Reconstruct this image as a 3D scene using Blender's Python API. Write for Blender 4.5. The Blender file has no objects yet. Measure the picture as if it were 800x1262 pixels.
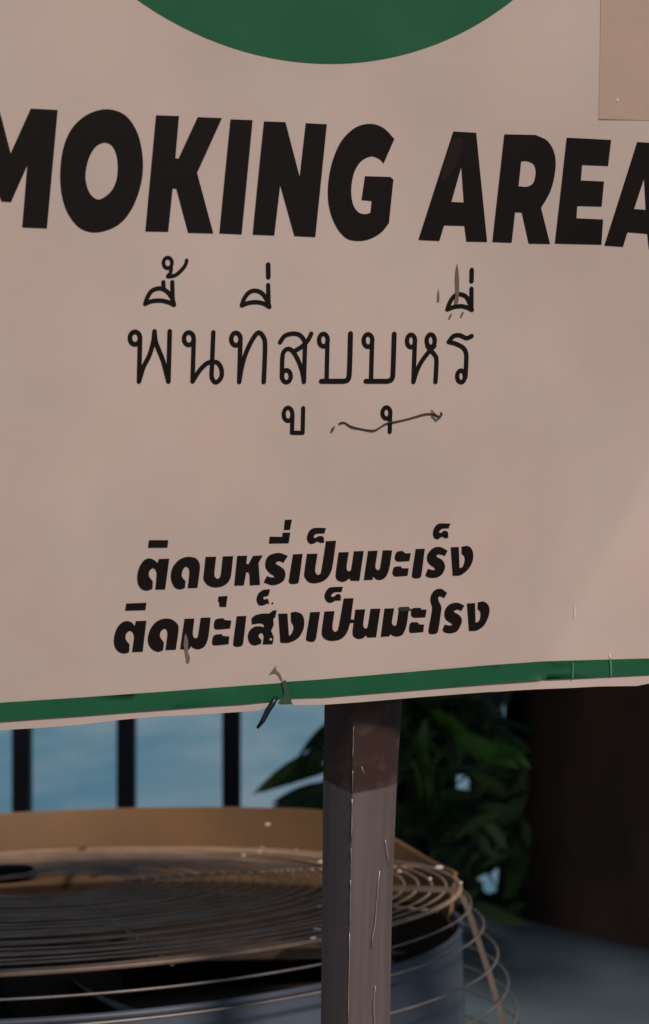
import bpy, bmesh, math, random
from mathutils import Vector, Matrix
from mathutils.geometry import delaunay_2d_cdt
random.seed(11)
SC = bpy.context.scene
COL = SC.collection
rad = math.radians

# ------------------------------------------------------------------ camera
F = 2000.0                       # focal length in photo pixels (photo 800 x 1262)
CAM = Vector((0, 0, 1.5))
cd = bpy.data.cameras.new('camera'); cam = bpy.data.objects.new('camera', cd); COL.objects.link(cam)
cam.location = CAM; cam.rotation_euler = (rad(90), 0, 0)
cd.sensor_fit = 'VERTICAL'; cd.sensor_height = 36; cd.lens = F/1262*36
cd.clip_start = 0.05; cd.clip_end = 9000
cd.dof.use_dof = True; cd.dof.focus_distance = 1.12; cd.dof.aperture_fstop = 8
SC.camera = cam

# ------------------------------------------------------------------ light
SUN_EL, SUN_AZ = 42.0, 152.0      # azimuth clockwise from +Y (behind the camera, to the right)
w = bpy.data.worlds.new('World'); SC.world = w; w.use_nodes = True
nt = w.node_tree; nt.nodes.clear()
sky = nt.nodes.new('ShaderNodeTexSky'); sky.sky_type = 'NISHITA'; sky.sun_disc = False
sky.sun_elevation = rad(SUN_EL); sky.sun_rotation = rad(SUN_AZ)
sky.air_density = 1.0; sky.dust_density = 0.6; sky.ozone_density = 1.5
bg = nt.nodes.new('ShaderNodeBackground'); bg.inputs[1].default_value = 0.05
ow = nt.nodes.new('ShaderNodeOutputWorld')
nt.links.new(sky.outputs[0], bg.inputs[0]); nt.links.new(bg.outputs[0], ow.inputs[0])
sl = bpy.data.lights.new('sun', 'SUN'); sl.energy = 3.4; sl.angle = rad(9); sl.color = (1.0, 0.80, 0.66)
so = bpy.data.objects.new('sun', sl); COL.objects.link(so)
sd = Vector((math.sin(rad(SUN_AZ))*math.cos(rad(SUN_EL)), math.cos(rad(SUN_AZ))*math.cos(rad(SUN_EL)), math.sin(rad(SUN_EL))))
so.rotation_euler = (-sd).to_track_quat('-Z', 'Y').to_euler(); so.location = (2, -3, 5)
SC.view_settings.view_transform = 'Standard'; SC.view_settings.look = 'None'
SC.view_settings.exposure = -0.22; SC.view_settings.gamma = 1.0
SC.cycles.max_bounces = 8

# ------------------------------------------------------------------ helpers
def ray(u, v): return Vector(((u-400)/F, 1.0, -(v-631)/F))
def at(u, v, y): return CAM + ray(u, v)*y

def link(name, me, mat=None, parent=None, world=True):
    if mat: me.materials.append(mat)
    o = bpy.data.objects.new(name, me); COL.objects.link(o)
    if parent:
        o.parent = parent
        if world:
            me.transform(parent.matrix_world.inverted())
    return o

def tag(o, label=None, cat=None, group=None, kind=None):
    if label: o['label'] = label
    if cat: o['category'] = cat
    if group: o['group'] = group
    if kind: o['kind'] = kind
    return o

def empty(name, M):
    o = bpy.data.objects.new(name, None); COL.objects.link(o)
    o.matrix_world = M; o.empty_display_size = .1
    bpy.context.view_layer.update()
    return o

def mesh(vs, fs, smooth=False):
    me = bpy.data.meshes.new('m'); me.from_pydata([tuple(v) for v in vs], [], fs)
    if smooth:
        for p in me.polygons: p.use_smooth = True
    me.update(); return me

def tube(pts, r, n=6, closed=False, caps=True):
    """tube along pts; r is a number or a list of radii"""
    pts = [Vector(p) for p in pts]; N = len(pts)
    rr = r if isinstance(r, (list, tuple)) else [r]*N
    vs, fs = [], []
    ref = Vector((0.31, .2, 0.93)).normalized()
    t0 = (pts[1]-pts[0]).normalized()
    a = t0.cross(ref).normalized()
    for i, p in enumerate(pts):
        if closed: t = (pts[(i+1) % N]-pts[i-1]).normalized()
        else: t = (pts[min(i+1, N-1)]-pts[max(i-1, 0)]).normalized()
        a = (a - t*a.dot(t)).normalized(); b = t.cross(a)
        for k in range(n):
            q = 2*math.pi*k/n
            vs.append(p + (a*math.cos(q)+b*math.sin(q))*rr[i])
    M = N if closed else N-1
    for i in range(M):
        for k in range(n):
            j = (i+1) % N
            fs.append((i*n+k, i*n+(k+1) % n, j*n+(k+1) % n, j*n+k))
    if not closed and caps:
        fs.append(tuple(range(n))[::-1]); fs.append(tuple((N-1)*n+k for k in range(n)))
    return vs, fs

def box_bm(bm, cx, cy, cz, sx, sy, sz, M=None):
    m = Matrix.Translation((cx, cy, cz)) @ Matrix.Diagonal((sx, sy, sz, 1))
    bmesh.ops.create_cube(bm, size=1, matrix=(M @ m) if M else m)

def bm_obj(name, bm, mat, parent=None, bevel=0, world=True):
    if bevel:
        bmesh.ops.bevel(bm, geom=bm.edges[:], offset=bevel, segments=2, affect='EDGES')
    me = bpy.data.meshes.new(name); bm.to_mesh(me); bm.free()
    return link(name, me, mat, parent, world)

# ------------------------------------------------------------------ materials
def mat(name, col, rough=.6, metal=0., noise=None, bump=0., bscale=60, spec=.5, coord='Object', streak=None):
    m = bpy.data.materials.new(name); m.use_nodes = True
    t = m.node_tree; b = t.nodes['Principled BSDF']
    b.inputs['Base Color'].default_value = (*col, 1); b.inputs['Roughness'].default_value = rough
    b.inputs['Metallic'].default_value = metal; b.inputs['Specular IOR Level'].default_value = spec
    tc = t.nodes.new('ShaderNodeTexCoord'); src = tc.outputs[coord]
    if streak:
        mp = t.nodes.new('ShaderNodeMapping'); mp.inputs['Scale'].default_value = streak
        t.links.new(src, mp.inputs[0]); src = mp.outputs[0]
    if noise:
        sc, col2, lo, hi = noise
        n = t.nodes.new('ShaderNodeTexNoise'); n.inputs['Scale'].default_value = sc; n.inputs['Detail'].default_value = 6
        t.links.new(src, n.inputs['Vector'])
        r = t.nodes.new('ShaderNodeValToRGB'); r.color_ramp.elements[0].position = lo; r.color_ramp.elements[1].position = hi
        r.color_ramp.elements[0].color = (*col, 1); r.color_ramp.elements[1].color = (*col2, 1)
        t.links.new(n.outputs['Fac'], r.inputs[0]); t.links.new(r.outputs[0], b.inputs['Base Color'])
    if bump:
        n2 = t.nodes.new('ShaderNodeTexNoise'); n2.inputs['Scale'].default_value = bscale; n2.inputs['Detail'].default_value = 5
        t.links.new(src, n2.inputs['Vector'])
        bp = t.nodes.new('ShaderNodeBump'); bp.inputs['Strength'].default_value = bump; bp.inputs['Distance'].default_value = .002
        t.links.new(n2.outputs['Fac'], bp.inputs['Height']); t.links.new(bp.outputs[0], b.inputs['Normal'])
    return m

def sign_mat():
    m = mat('printed_vinyl', (.62, .545, .505), .42, bump=.05, bscale=14)
    t = m.node_tree; b = t.nodes['Principled BSDF']; tc = [n for n in t.nodes if n.type == 'TEX_COORD'][0]
    # blotchy ageing: pinkish, yellowish and greyer patches, faint dirt runs
    n1 = t.nodes.new('ShaderNodeTexNoise'); n1.inputs['Scale'].default_value = 11; n1.inputs['Detail'].default_value = 3
    n2 = t.nodes.new('ShaderNodeTexNoise'); n2.inputs['Scale'].default_value = 7; n2.inputs['Detail'].default_value = 4
    r1 = t.nodes.new('ShaderNodeValToRGB'); e = r1.color_ramp.elements
    e[0].position = .32; e[0].color = (.615, .55, .515, 1); e[1].position = .68; e[1].color = (.655, .54, .51, 1)
    r2 = t.nodes.new('ShaderNodeValToRGB'); e = r2.color_ramp.elements
    e[0].position = .3; e[0].color = (.87, .885, .89, 1); e[1].position = .7; e[1].color = (1, 1, 1, 1)
    mp = t.nodes.new('ShaderNodeMapping'); mp.inputs['Scale'].default_value = (9, 3, 1)
    n3 = t.nodes.new('ShaderNodeTexNoise'); n3.inputs['Scale'].default_value = 1.6; n3.inputs['Detail'].default_value = 5
    r3 = t.nodes.new('ShaderNodeValToRGB'); e = r3.color_ramp.elements
    e[0].position = .2; e[0].color = (.95, .95, .95, 1); e[1].position = .65; e[1].color = (1, 1, 1, 1)
    for n in (n1, n2): t.links.new(tc.outputs['Object'], n.inputs['Vector'])
    t.links.new(tc.outputs['Object'], mp.inputs[0]); t.links.new(mp.outputs[0], n3.inputs['Vector'])
    for n, r in ((n1, r1), (n2, r2), (n3, r3)): t.links.new(n.outputs['Fac'], r.inputs[0])
    mx = t.nodes.new('ShaderNodeMixRGB'); mx.blend_type = 'MULTIPLY'; mx.inputs[0].default_value = 1
    my = t.nodes.new('ShaderNodeMixRGB'); my.blend_type = 'MULTIPLY'; my.inputs[0].default_value = .8
    t.links.new(r1.outputs[0], mx.inputs[1]); t.links.new(r2.outputs[0], mx.inputs[2])
    t.links.new(mx.outputs[0], my.inputs[1]); t.links.new(r3.outputs[0], my.inputs[2])
    t.links.new(my.outputs[0], b.inputs['Base Color'])
    return m

M_VINYL = sign_mat()
M_INK = mat('black_print', (.009, .0085, .009), .38, noise=(25, (.012, .010, .010), .3, .7), spec=.18)
M_GREEN = mat('green_print', (.012, .112, .052), .4, noise=(18, (.017, .135, .064), .3, .75), spec=.4)
M_TAPE = mat('old_tape', (.50, .395, .325), .3, noise=(30, (.53, .41, .345), .3, .7), bump=.15, bscale=40)
M_SCUFF = mat('scuff_brown', (.16, .115, .09), .8)
M_SCUFFG = mat('scuff_grey', (.17, .14, .13), .7)
M_WIRE = mat('rusty_wire', (.06, .035, .025), .6, noise=(90, (.025, .015, .012), .3, .7))
M_TIE = mat('black_plastic_tie', (.006, .012, .016), .35)
M_FENCE = mat('fence_paint', (.006, .008, .016), .5, bump=.2)
M_TRUNK = mat('bark', (.10, .065, .05), .95, noise=(9, (.16, .10, .07), .35, .7), bump=.9, bscale=26, streak=(1, 1, .3), spec=.1)
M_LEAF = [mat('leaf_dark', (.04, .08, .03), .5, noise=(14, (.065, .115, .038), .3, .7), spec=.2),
          mat('leaf_green_lit', (.06, .17, .02), .45, noise=(14, (.08, .21, .03), .3, .7), spec=.3),
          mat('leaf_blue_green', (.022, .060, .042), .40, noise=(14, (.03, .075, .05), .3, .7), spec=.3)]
M_STEM = mat('plant_stem', (.03, .028, .015), .8)
M_TAN = mat('tan_enamel', (.24, .14, .062), .5, noise=(7, (.17, .105, .055), .35, .7), bump=.1, bscale=30)
M_TAN2 = mat('tan_enamel_strap', (.17, .135, .11), .5, noise=(40, (.11, .085, .068), .4, .7))
M_CAGE = mat('cage_wire', (.52, .38, .27), .42, metal=.1, noise=(30, (.34, .235, .16), .4, .7))
M_CAGE2 = mat('cage_wire_outer', (.26, .25, .24), .45, metal=.3, noise=(30, (.17, .16, .15), .4, .7))
M_DRUM = mat('drum_blue_grey', (.085, .115, .165), .5, noise=(9, (.06, .08, .115), .35, .7), bump=.1)
M_DARK = mat('fan_inside', (.065, .045, .032), .9, spec=.05)
M_HUB = mat('hub_dark', (.014, .009, .006), .8, spec=.08)
M_LEDGE = mat('painted_ledge', (.10, .155, .19), .6, noise=(3.2, (.06, .095, .125), .38, .68), bump=.3, bscale=50)
M_GROUND = mat('ground_slab', (.10, .09, .085), .9, noise=(4, (.07, .06, .055), .3, .7), bump=.4, bscale=40)
M_GLINT = mat('wire_glint', (.9, .88, .84), .3)

def post_mat():
    m = mat('post_paint', (.060, .048, .052), .42, bump=.1, bscale=70)
    t = m.node_tree; b = t.nodes['Principled BSDF']; tc = [n for n in t.nodes if n.type == 'TEX_COORD'][0]
    mp = t.nodes.new('ShaderNodeMapping'); mp.inputs['Scale'].default_value = (160, 5, 160)
    n1 = t.nodes.new('ShaderNodeTexNoise'); n1.inputs['Scale'].default_value = 1.0; n1.inputs['Detail'].default_value = 6
    n2 = t.nodes.new('ShaderNodeTexNoise'); n2.inputs['Scale'].default_value = 55; n2.inputs['Detail'].default_value = 8
    t.links.new(tc.outputs['Object'], mp.inputs[0]); t.links.new(mp.outputs[0], n1.inputs['Vector'])
    t.links.new(tc.outputs['Object'], n2.inputs['Vector'])
    r1 = t.nodes.new('ShaderNodeValToRGB'); e = r1.color_ramp.elements
    e[0].position = .3; e[0].color = (.120, .101, .102, 1); e[1].position = .7; e[1].color = (.160, .140, .143, 1)
    r2 = t.nodes.new('ShaderNodeValToRGB'); e = r2.color_ramp.elements
    e[0].position = .52; e[0].color = (0, 0, 0, 1); e[1].position = .66; e[1].color = (1, 1, 1, 1)
    # upper stretch: the sign's shade painted in as darker red-brown, with flaked patches
    sp = t.nodes.new('ShaderNodeSeparateXYZ'); t.links.new(tc.outputs['Object'], sp.inputs[0])
    st = t.nodes.new('ShaderNodeMapRange'); st.inputs[1].default_value = POST_BAND-.0012; st.inputs[2].default_value = POST_BAND+.0008
    t.links.new(sp.outputs[1], st.inputs[0])
    br = t.nodes.new('ShaderNodeMixRGB'); br.inputs[1].default_value = (.052, .030, .028, 1); br.inputs[2].default_value = (.105, .078, .072, 1)
    t.links.new(n1.outputs['Fac'], r1.inputs[0]); t.links.new(n2.outputs['Fac'], r2.inputs[0])
    mu = t.nodes.new('ShaderNodeMath'); mu.operation = 'MULTIPLY'; mu.inputs[1].default_value = .6
    t.links.new(r2.outputs[0], mu.inputs[0]); t.links.new(mu.outputs[0], br.inputs[0])
    mx = t.nodes.new('ShaderNodeMixRGB')
    t.links.new(st.outputs[0], mx.inputs[0]); t.links.new(r1.outputs[0], mx.inputs[1]); t.links.new(br.outputs[0], mx.inputs[2])
    t.links.new(mx.outputs[0], b.inputs['Base Color'])
    return m

def water_mat():
    m = mat('water', (.020, .105, .165), .22, spec=.5)
    t = m.node_tree; b = t.nodes['Principled BSDF']; tc = [n for n in t.nodes if n.type == 'TEX_COORD'][0]
    b.inputs['IOR'].default_value = 1.33
    mp = t.nodes.new('ShaderNodeMapping'); mp.inputs['Scale'].default_value = (1.0, .45, 1); mp.inputs['Rotation'].default_value = (0, 0, rad(18))
    n1 = t.nodes.new('ShaderNodeTexNoise'); n1.inputs['Scale'].default_value = .9; n1.inputs['Detail'].default_value = 3
    t.links.new(tc.outputs['Object'], mp.inputs[0]); t.links.new(mp.outputs[0], n1.inputs['Vector'])
    bp = t.nodes.new('ShaderNodeBump'); bp.inputs['Strength'].default_value = .35; bp.inputs['Distance'].default_value = .12
    t.links.new(n1.outputs['Fac'], bp.inputs['Height']); t.links.new(bp.outputs[0], b.inputs['Normal'])
    r = t.nodes.new('ShaderNodeValToRGB'); e = r.color_ramp.elements
    e[0].position = .35; e[0].color = (.075, .27, .40, 1); e[1].position = .62; e[1].color = (.28, .44, .54, 1)
    t.links.new(n1.outputs['Fac'], r.inputs[0]); t.links.new(r.outputs[0], b.inputs['Base Color'])
    return m
M_WATER = water_mat()

# ------------------------------------------------------------------ the setting
def sheet(name, x0, x1, y0, y1, z, m, nx=1, ny=1):
    vs = [(x0+(x1-x0)*i/nx, y0+(y1-y0)*j/ny, z) for j in range(ny+1) for i in range(nx+1)]
    fs = [(j*(nx+1)+i, j*(nx+1)+i+1, (j+1)*(nx+1)+i+1, (j+1)*(nx+1)+i) for j in range(ny) for i in range(nx)]
    return tag(link(name, mesh(vs, fs), m), kind='structure')
sheet('water', -3000, 3000, 4.25, 6000, -.35, M_WATER)
bm = bmesh.new(); box_bm(bm, 0, -47.8, -.5, 200, 104.2, 1.0)      # terrace: top z=0, water-side edge y=4.3
tag(bm_obj('ground', bm, M_GROUND), kind='structure')

# ------------------------------------------------------------------ sign frame of reference
R_ = Vector((5700, 2000, 174)).normalized()
U0 = Vector((0, -.2, 1))
U_ = (U0 - R_*U0.dot(R_)).normalized()
N_ = R_.cross(U_).normalized()
if N_.y > 0: N_ = -N_
P0 = at(400, 631, 1.10)
BASIS = Matrix(((R_.x, U_.x, N_.x, P0.x), (R_.y, U_.y, N_.y, P0.y), (R_.z, U_.z, N_.z, P0.z), (0, 0, 0, 1)))
def sp_(u, v):
    d = ray(u, v); t = (P0-CAM).dot(N_)/d.dot(N_); X = CAM+d*t-P0
    return X.dot(R_), X.dot(U_)
POST_BAND = sp_(460, 985)[1]
M_POST = post_mat()
KX, KY = sp_(708, 762)
_c = Vector(sp_(800, 585))-Vector((KX, KY)); _c.normalize(); CPX, CPY = _c.y, -_c.x      # across the crease, towards the lower right
def warp(a, b):
    """gentle waviness of the sheet, and the crease at its lower right"""
    z = .0045*math.sin(a*8+1.9)*math.cos(b*6.5+.6) + .0006*math.sin(b*23+a*11)
    # crease: a soft fold that lifts the lower right corner
    t = (a-KX)*CPX+(b-KY)*CPY
    z += .34*(math.sqrt(t*t+.0035**2)+t)/2
    return z
def sp_warped(u, v, off=0):
    d = ray(u, v); z = off
    for _ in range(4):
        t = (P0+N_*z-CAM).dot(N_)/d.dot(N_); X = CAM+d*t-P0
        a, b = X.dot(R_), X.dot(U_); z = warp(a, b)+off
    return a, b, z
sign = empty('smoking_area_sign', BASIS)
tag(sign, 'white printed smoking area sign with green stripe on a dark square post', 'sign')

def to_sign(pts2, faces, off, name, m, thick=0.0, smooth=True, flat=None):
    vs = []
    for (u, v) in pts2:
        a, b, z = sp_warped(u, v, off); vs.append((a, b, z))
    me = bpy.data.meshes.new(name); me.from_pydata(vs, [], faces)
    # wind towards the viewer (+n)
    bm = bmesh.new(); bm.from_mesh(me)
    for f in bm.faces:
        f.normal_update()
        if f.normal.z < 0: f.normal_flip()
        f.smooth = smooth
    bm.to_mesh(me); bm.free()
    return link(name, me, m, sign, world=False)

def cr(pts):
    """closed outline: 3-tuples (x,y,1) are corners, the others are smooth"""
    n = len(pts); out = []
    def tan(i):
        if len(pts[i]) > 2: return None
        a, b = pts[i-1], pts[(i+1) % n]
        return ((b[0]-a[0])*.5, (b[1]-a[1])*.5)
    for i in range(n):
        p, q = pts[i], pts[(i+1) % n]
        t0, t1 = tan(i), tan((i+1) % n)
        if t0 is None and t1 is None: out.append((p[0], p[1])); continue
        d = (q[0]-p[0], q[1]-p[1]); L = math.hypot(*d) or 1
        def cl(t):
            if t is None: return d
            l = math.hypot(*t) or 1
            k = min(1, L*1.0/l); return (t[0]*k, t[1]*k)
        t0, t1 = cl(t0), cl(t1)
        for s in (0, .2, .4, .6, .8):
            h00 = 2*s**3-3*s*s+1; h10 = s**3-2*s*s+s; h01 = -2*s**3+3*s*s; h11 = s**3-s*s
            out.append((h00*p[0]+h10*t0[0]+h01*q[0]+h11*t1[0], h00*p[1]+h10*t0[1]+h01*q[1]+h11*t1[1]))
    return out

def inpoly(x, y, P):
    c = False; n = len(P); j = n-1
    for i in range(n):
        xi, yi = P[i]; xj, yj = P[j]
        if (yi > y) != (yj > y) and x < (xj-xi)*(y-yi)/(yj-yi)+xi: c = not c
        j = i
    return c

def fill(loops, grid=30, union=False):
    V, E = [], []
    for L in loops:
        s = len(V); V += [Vector(p) for p in L]; E += [(s+i, s+(i+1) % len(L)) for i in range(len(L))]
    xs = [v.x for v in V]; ys = [v.y for v in V]
    test = (lambda x, y: any(inpoly(x, y, L) for L in loops)) if union else (lambda x, y: sum(inpoly(x, y, L) for L in loops) % 2 == 1)
    if grid:
        x = math.floor(min(xs)/grid)*grid
        while x < max(xs):
            y = math.floor(min(ys)/grid)*grid
            while y < max(ys):
                if test(x+.31, y+.17): V.append(Vector((x+.31, y+.17)))
                y += grid
            x += grid
    r = delaunay_2d_cdt(V, E, [], 0, 1e-4)
    vs = [(p.x, p.y) for p in r[0]]; fs = []
    for f in r[2]:
        cx = sum(vs[i][0] for i in f)/3; cy = sum(vs[i][1] for i in f)/3
        if test(cx, cy): fs.append(tuple(f))
    used = sorted({i for f in fs for i in f}); mp = {k: i for i, k in enumerate(used)}
    return [vs[k] for k in used], [tuple(mp[i] for i in f) for f in fs]

def glyph(zoom, outline, *holes, name='letter', m=None, off=.00035, corners=False):
    ox, oy, s = zoom
    loops = []
    for L in (outline,)+holes:
        if corners: L = [(p[0], p[1], 1) for p in L]
        loops.append([(ox+x/s, oy+y/s) for x, y in cr(L)])
    v, f = fill(loops)
    return to_sign(v, f, off, name, m or M_INK)

def smoothline(pts, k=5):
    if len(pts) < 3: return pts
    out = []
    for i in range(len(pts)-1):
        p0 = pts[max(i-1, 0)]; p1 = pts[i]; p2 = pts[i+1]; p3 = pts[min(i+2, len(pts)-1)]
        for j in range(k):
            s = j/k
            out.append(tuple(.5*((2*p1[c])+(-p0[c]+p2[c])*s+(2*p0[c]-5*p1[c]+4*p2[c]-p3[c])*s*s+(-p0[c]+3*p1[c]-3*p2[c]+p3[c])*s**3) for c in (0, 1)))
    out.append(pts[-1][:2]); return out

def loop_(cx, cy, rx, ry, n=20):
    return [(cx+rx*math.cos(2*math.pi*i/n), cy+ry*math.sin(2*math.pi*i/n)) for i in range(n+1)]

def strokes(zoom, lines, wd, name='letter', m=None, off=.00035):
    """lines: polylines in zoom coordinates; ('L', cx, cy, rx, ry) is a loop; wd is the stroke width"""
    ox, oy, s = zoom; loops = []
    for ln in lines:
        w2 = wd/2
        if ln[0] == 'L': P = loop_(*ln[1:])
        elif ln[0] == 'S': P = list(ln[1:])                    # straight segments
        else: P = smoothline(ln)
        for i in range(len(P)-1):
            (x0, y0), (x1, y1) = P[i], P[i+1]
            dx, dy = x1-x0, y1-y0; L = math.hypot(dx, dy) or 1
            nx, ny = -dy/L*w2, dx/L*w2
            loops.append([(x0+nx, y0+ny), (x1+nx, y1+ny), (x1-nx, y1-ny), (x0-nx, y0-ny)])
        step = 1
        for i in range(0, len(P), step):
            x0, y0 = P[i]
            loops.append([(x0+w2*math.cos(2*math.pi*(k+.37)/10), y0+w2*math.sin(2*math.pi*(k+.37)/10)) for k in range(10)])
    loops = [[(ox+x/s, oy+y/s) for x, y in L] for L in loops]
    v, f = fill(loops, grid=0, union=True)
    return to_sign(v, f, off, name, m or M_INK)

# ---- the sheet
bottom = [(1010, 829), (900, 836), (800, 842.5), (785, 845.5), (740, 846), (700, 848), (660, 849.5), (600, 853), (520, 859), (450, 865), (400, 868.5), (362, 869), (358, 863),
          (345, 862), (339, 864.5), (330, 871), (318, 876), (240, 881), (200, 882.5), (150, 887), (100, 893), (50, 897), (0, 900), (-120, 909), (-250, 918)]
outline = [(-290, -760), (1010, -560)] + bottom
dense = []
for i, p in enumerate(outline):
    q = outline[(i+1) % len(outline)]; L = math.hypot(q[0]-p[0], q[1]-p[1]); k = max(1, int(L/45))
    dense += [(p[0]+(q[0]-p[0])*j/k, p[1]+(q[1]-p[1])*j/k) for j in range(k)]
v, f = fill([dense], grid=12)
board = to_sign(v, f, 0, 'board', M_VINYL)
sol = board.modifiers.new('thickness', 'SOLIDIFY'); sol.thickness = .0022; sol.offset = -1
es = board.modifiers.new('edges', 'EDGE_SPLIT'); es.split_angle = rad(35)

# ---- green print
ca = [sp_(*p) for p in ((170, 0), (425, 78), (632, 0))]
(x1, y1), (x2, y2), (x3, y3) = ca
d = 2*(x1*(y2-y3)+x2*(y3-y1)+x3*(y1-y2))
cxx = ((x1*x1+y1*y1)*(y2-y3)+(x2*x2+y2*y2)*(y3-y1)+(x3*x3+y3*y3)*(y1-y2))/d
cyy = ((x1*x1+y1*y1)*(x3-x2)+(x2*x2+y2*y2)*(x1-x3)+(x3*x3+y3*y3)*(x2-x1))/d
cr_ = math.hypot(x1-cxx, y1-cyy)
def ab_to_px(a, b):
    X = P0+R_*a+U_*b-CAM; return (400+F*X.x/X.y, 631-F*X.z/X.y)
ring = [ab_to_px(cxx+cr_*math.cos(2*math.pi*i/160), cyy+cr_*math.sin(2*math.pi*i/160)) for i in range(160)]
ring2 = [ab_to_px(cxx+cr_*.72*math.cos(2*math.pi*i/120), cyy+cr_*.72*math.sin(2*math.pi*i/120)) for i in range(120)]
v, f = fill([ring, ring2], grid=28); to_sign(v, f, .0003, 'green_ring', M_GREEN)

up = [(-250, 882), (0, 866), (100, 859.5), (200, 852.5), (300, 845), (344, 842), (350, 840.5), (400, 837), (500, 828.5), (600, 820), (670, 815), (740, 813), (800, 811.5), (1010, 806)]
lo = [(1010, 823), (800, 831.5), (740, 834.5), (670, 837.5), (600, 843), (500, 851), (400, 859), (360, 860), (352, 861.5), (343, 862), (339, 863.5), (300, 867.5), (200, 874.5), (100, 882), (0, 889), (-250, 906)]
v, f = fill([up+lo], grid=9); to_sign(v, f, .0011, 'border_stripe', M_GREEN)

# ---- brown patch of old tape at the top right
v, f = fill([[(741, -60), (740, 40), (738, 147), (830, 149), (960, 152), (960, -60)]], grid=20)
tp = to_sign(v, f, .0003, 'tape_patch', M_TAPE)
v, f = fill([[(738, 145.5), (960, 150.5), (960, 152), (738, 147)]], grid=20)
to_sign(v, f, .0005, 'tape_edge', mat('tape_edge', (.44, .34, .285), .5))
v, f = fill([[(760.0, 121), (763, 122), (762, 125), (759.4, 124)]], grid=0)
to_sign(v, f, .0006, 'tape_highlight', mat('tape_glint', (.9, .88, .82), .2, metal=.2))  # tiny highlight on the tape, painted as a pale dot

# ---- SMOKING AREA
c = 1
Z = (0, 120, 4)
strokes((0, 0, 1), [[(-66, 172), (-90, 150), (-120, 150), (-136, 175), (-122, 202), (-100, 218), (-92, 245), (-108, 266), (-132, 268), (-158, 250)]], 26)
glyph(Z, [(-5, 52), (53, 275), (152, 55), (285, 62), (232, 645), (110, 640), (135, 335), (55, 515), (8, 512), (-70, 300), (-95, 632), (-215, 628), (-162, 42)], corners=True)
glyph(Z, [(530, 58), (620, 90), (680, 180), (705, 310), (695, 430), (650, 550), (580, 630), (475, 665), (390, 640), (325, 550), (298, 420), (308, 270), (350, 160), (430, 85)],
      [(515, 222), (555, 240), (578, 300), (578, 390), (550, 460), (490, 503), (445, 475), (422, 400), (435, 310), (470, 245)])
Z = (160, 120, 4)
glyph(Z, [(130, 88), (243, 92), (225, 300), (240, 302), (335, 97), (455, 102), (332, 372), (412, 670), (288, 667), (230, 450), (212, 447), (190, 662), (77, 660)], corners=True)
glyph(Z, [(497, 108), (606, 112), (552, 675), (442, 670)], corners=True)
Z = (320, 120, 4)
glyph(Z, [(22, 118), (128, 122), (198, 392), (228, 127), (332, 132), (275, 688), (172, 683), (102, 432), (73, 680), (-34, 676)], corners=True)
glyph(Z, [(665, 205, c), (612, 325, c), (590, 303), (550, 290), (500, 315), (465, 375), (452, 460), (462, 530), (490, 568), (525, 575), (547, 568, c), (553, 510, c), (503, 505, c), (520, 388, c), (645, 392, c), (660, 405, c),
          (638, 620, c), (600, 665), (545, 697), (490, 707), (430, 695), (380, 640), (345, 550), (337, 450), (355, 330), (400, 220), (470, 150), (545, 130), (610, 150)])
Z = (500, 140, 4)
glyph(Z, [(235, 88), (348, 94), (402, 632), (300, 630), (290, 553), (190, 550), (167, 627), (63, 622)], [(275, 262), (287, 438), (226, 435)], corners=True)
glyph(Z, [(487, 102, c), (640, 105, c), (700, 135), (735, 200), (738, 280), (715, 380), (668, 465, c), (712, 642, c), (607, 640, c), (573, 487, c), (540, 485, c), (523, 636, c), (428, 632, c)],
      [(570, 234, c), (600, 234), (632, 250), (642, 290), (630, 340), (600, 360), (557, 358, c)])
Z = (640, 140, 5)
glyph(Z, [(293, 148), (567, 162), (548, 322), (388, 315), (380, 412), (523, 418), (508, 572), (358, 568), (353, 645), (517, 652), (507, 807), (220, 800)], corners=True)
glyph((0, 0, 1), [(785.4, 175), (812, 176.5), (824, 308), (800, 307), (798, 288), (773.6, 286), (768, 304), (745, 302.5)], [(794, 220), (796, 258.5), (781.6, 257.6)], corners=True)

# ---- thin line of script
T = (150, 390, 8)
strokes(T, [('L', 132, 212, 50, 62), ('S', (182, 215), (172, 640)), [(172, 640), (215, 500), (275, 380), (312, 250), (325, 145)], [(325, 145), (340, 260), (410, 440), (462, 640)], ('S', (462, 640), (475, 145))], 46)
strokes(T, [('L', 663, 218, 48, 62), ('S', (712, 220), (700, 640)), [(700, 640), (770, 530), (840, 462), (900, 448), (950, 458), (985, 520), (982, 600), (930, 648), (890, 600), (892, 480), (905, 155)]], 44)
T = (240, 390, 8)
strokes(T, [('L', 407, 222, 46, 62), ('S', (452, 225), (440, 645)), [(440, 645), (465, 500), (510, 350), (580, 210), (635, 158), (685, 215), (695, 320), (682, 645)]], 45)
T = (330, 390, 8)
strokes(T, [[(122, 255), (170, 190), (250, 168), (320, 185), (365, 250), (367, 350), (358, 645)], [(430, 168), (400, 230), (345, 290), (275, 335)],
            [(140, 600), (146, 400), (165, 340), (205, 318), (250, 345), (300, 430), (340, 540), (358, 645)], ('L', 185, 588, 43, 60)], 43)
strokes(T, [('L', 550, 232, 43, 62), ('S', (590, 240), (582, 620))], 43).name = 'letter'
strokes(T, [('S', (530, 638), (750, 638)), [(750, 638), (795, 615), (808, 500), (817, 168)]], 50)
T = (420, 390, 8)
strokes(T, [('L', 270, 236, 43, 62), ('S', (310, 240), (300, 620))], 43)
strokes(T, [('S', (248, 638), (465, 638)), [(465, 638), (508, 610), (518, 500), (528, 172)]], 48)
T = (500, 390, 8)
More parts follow.
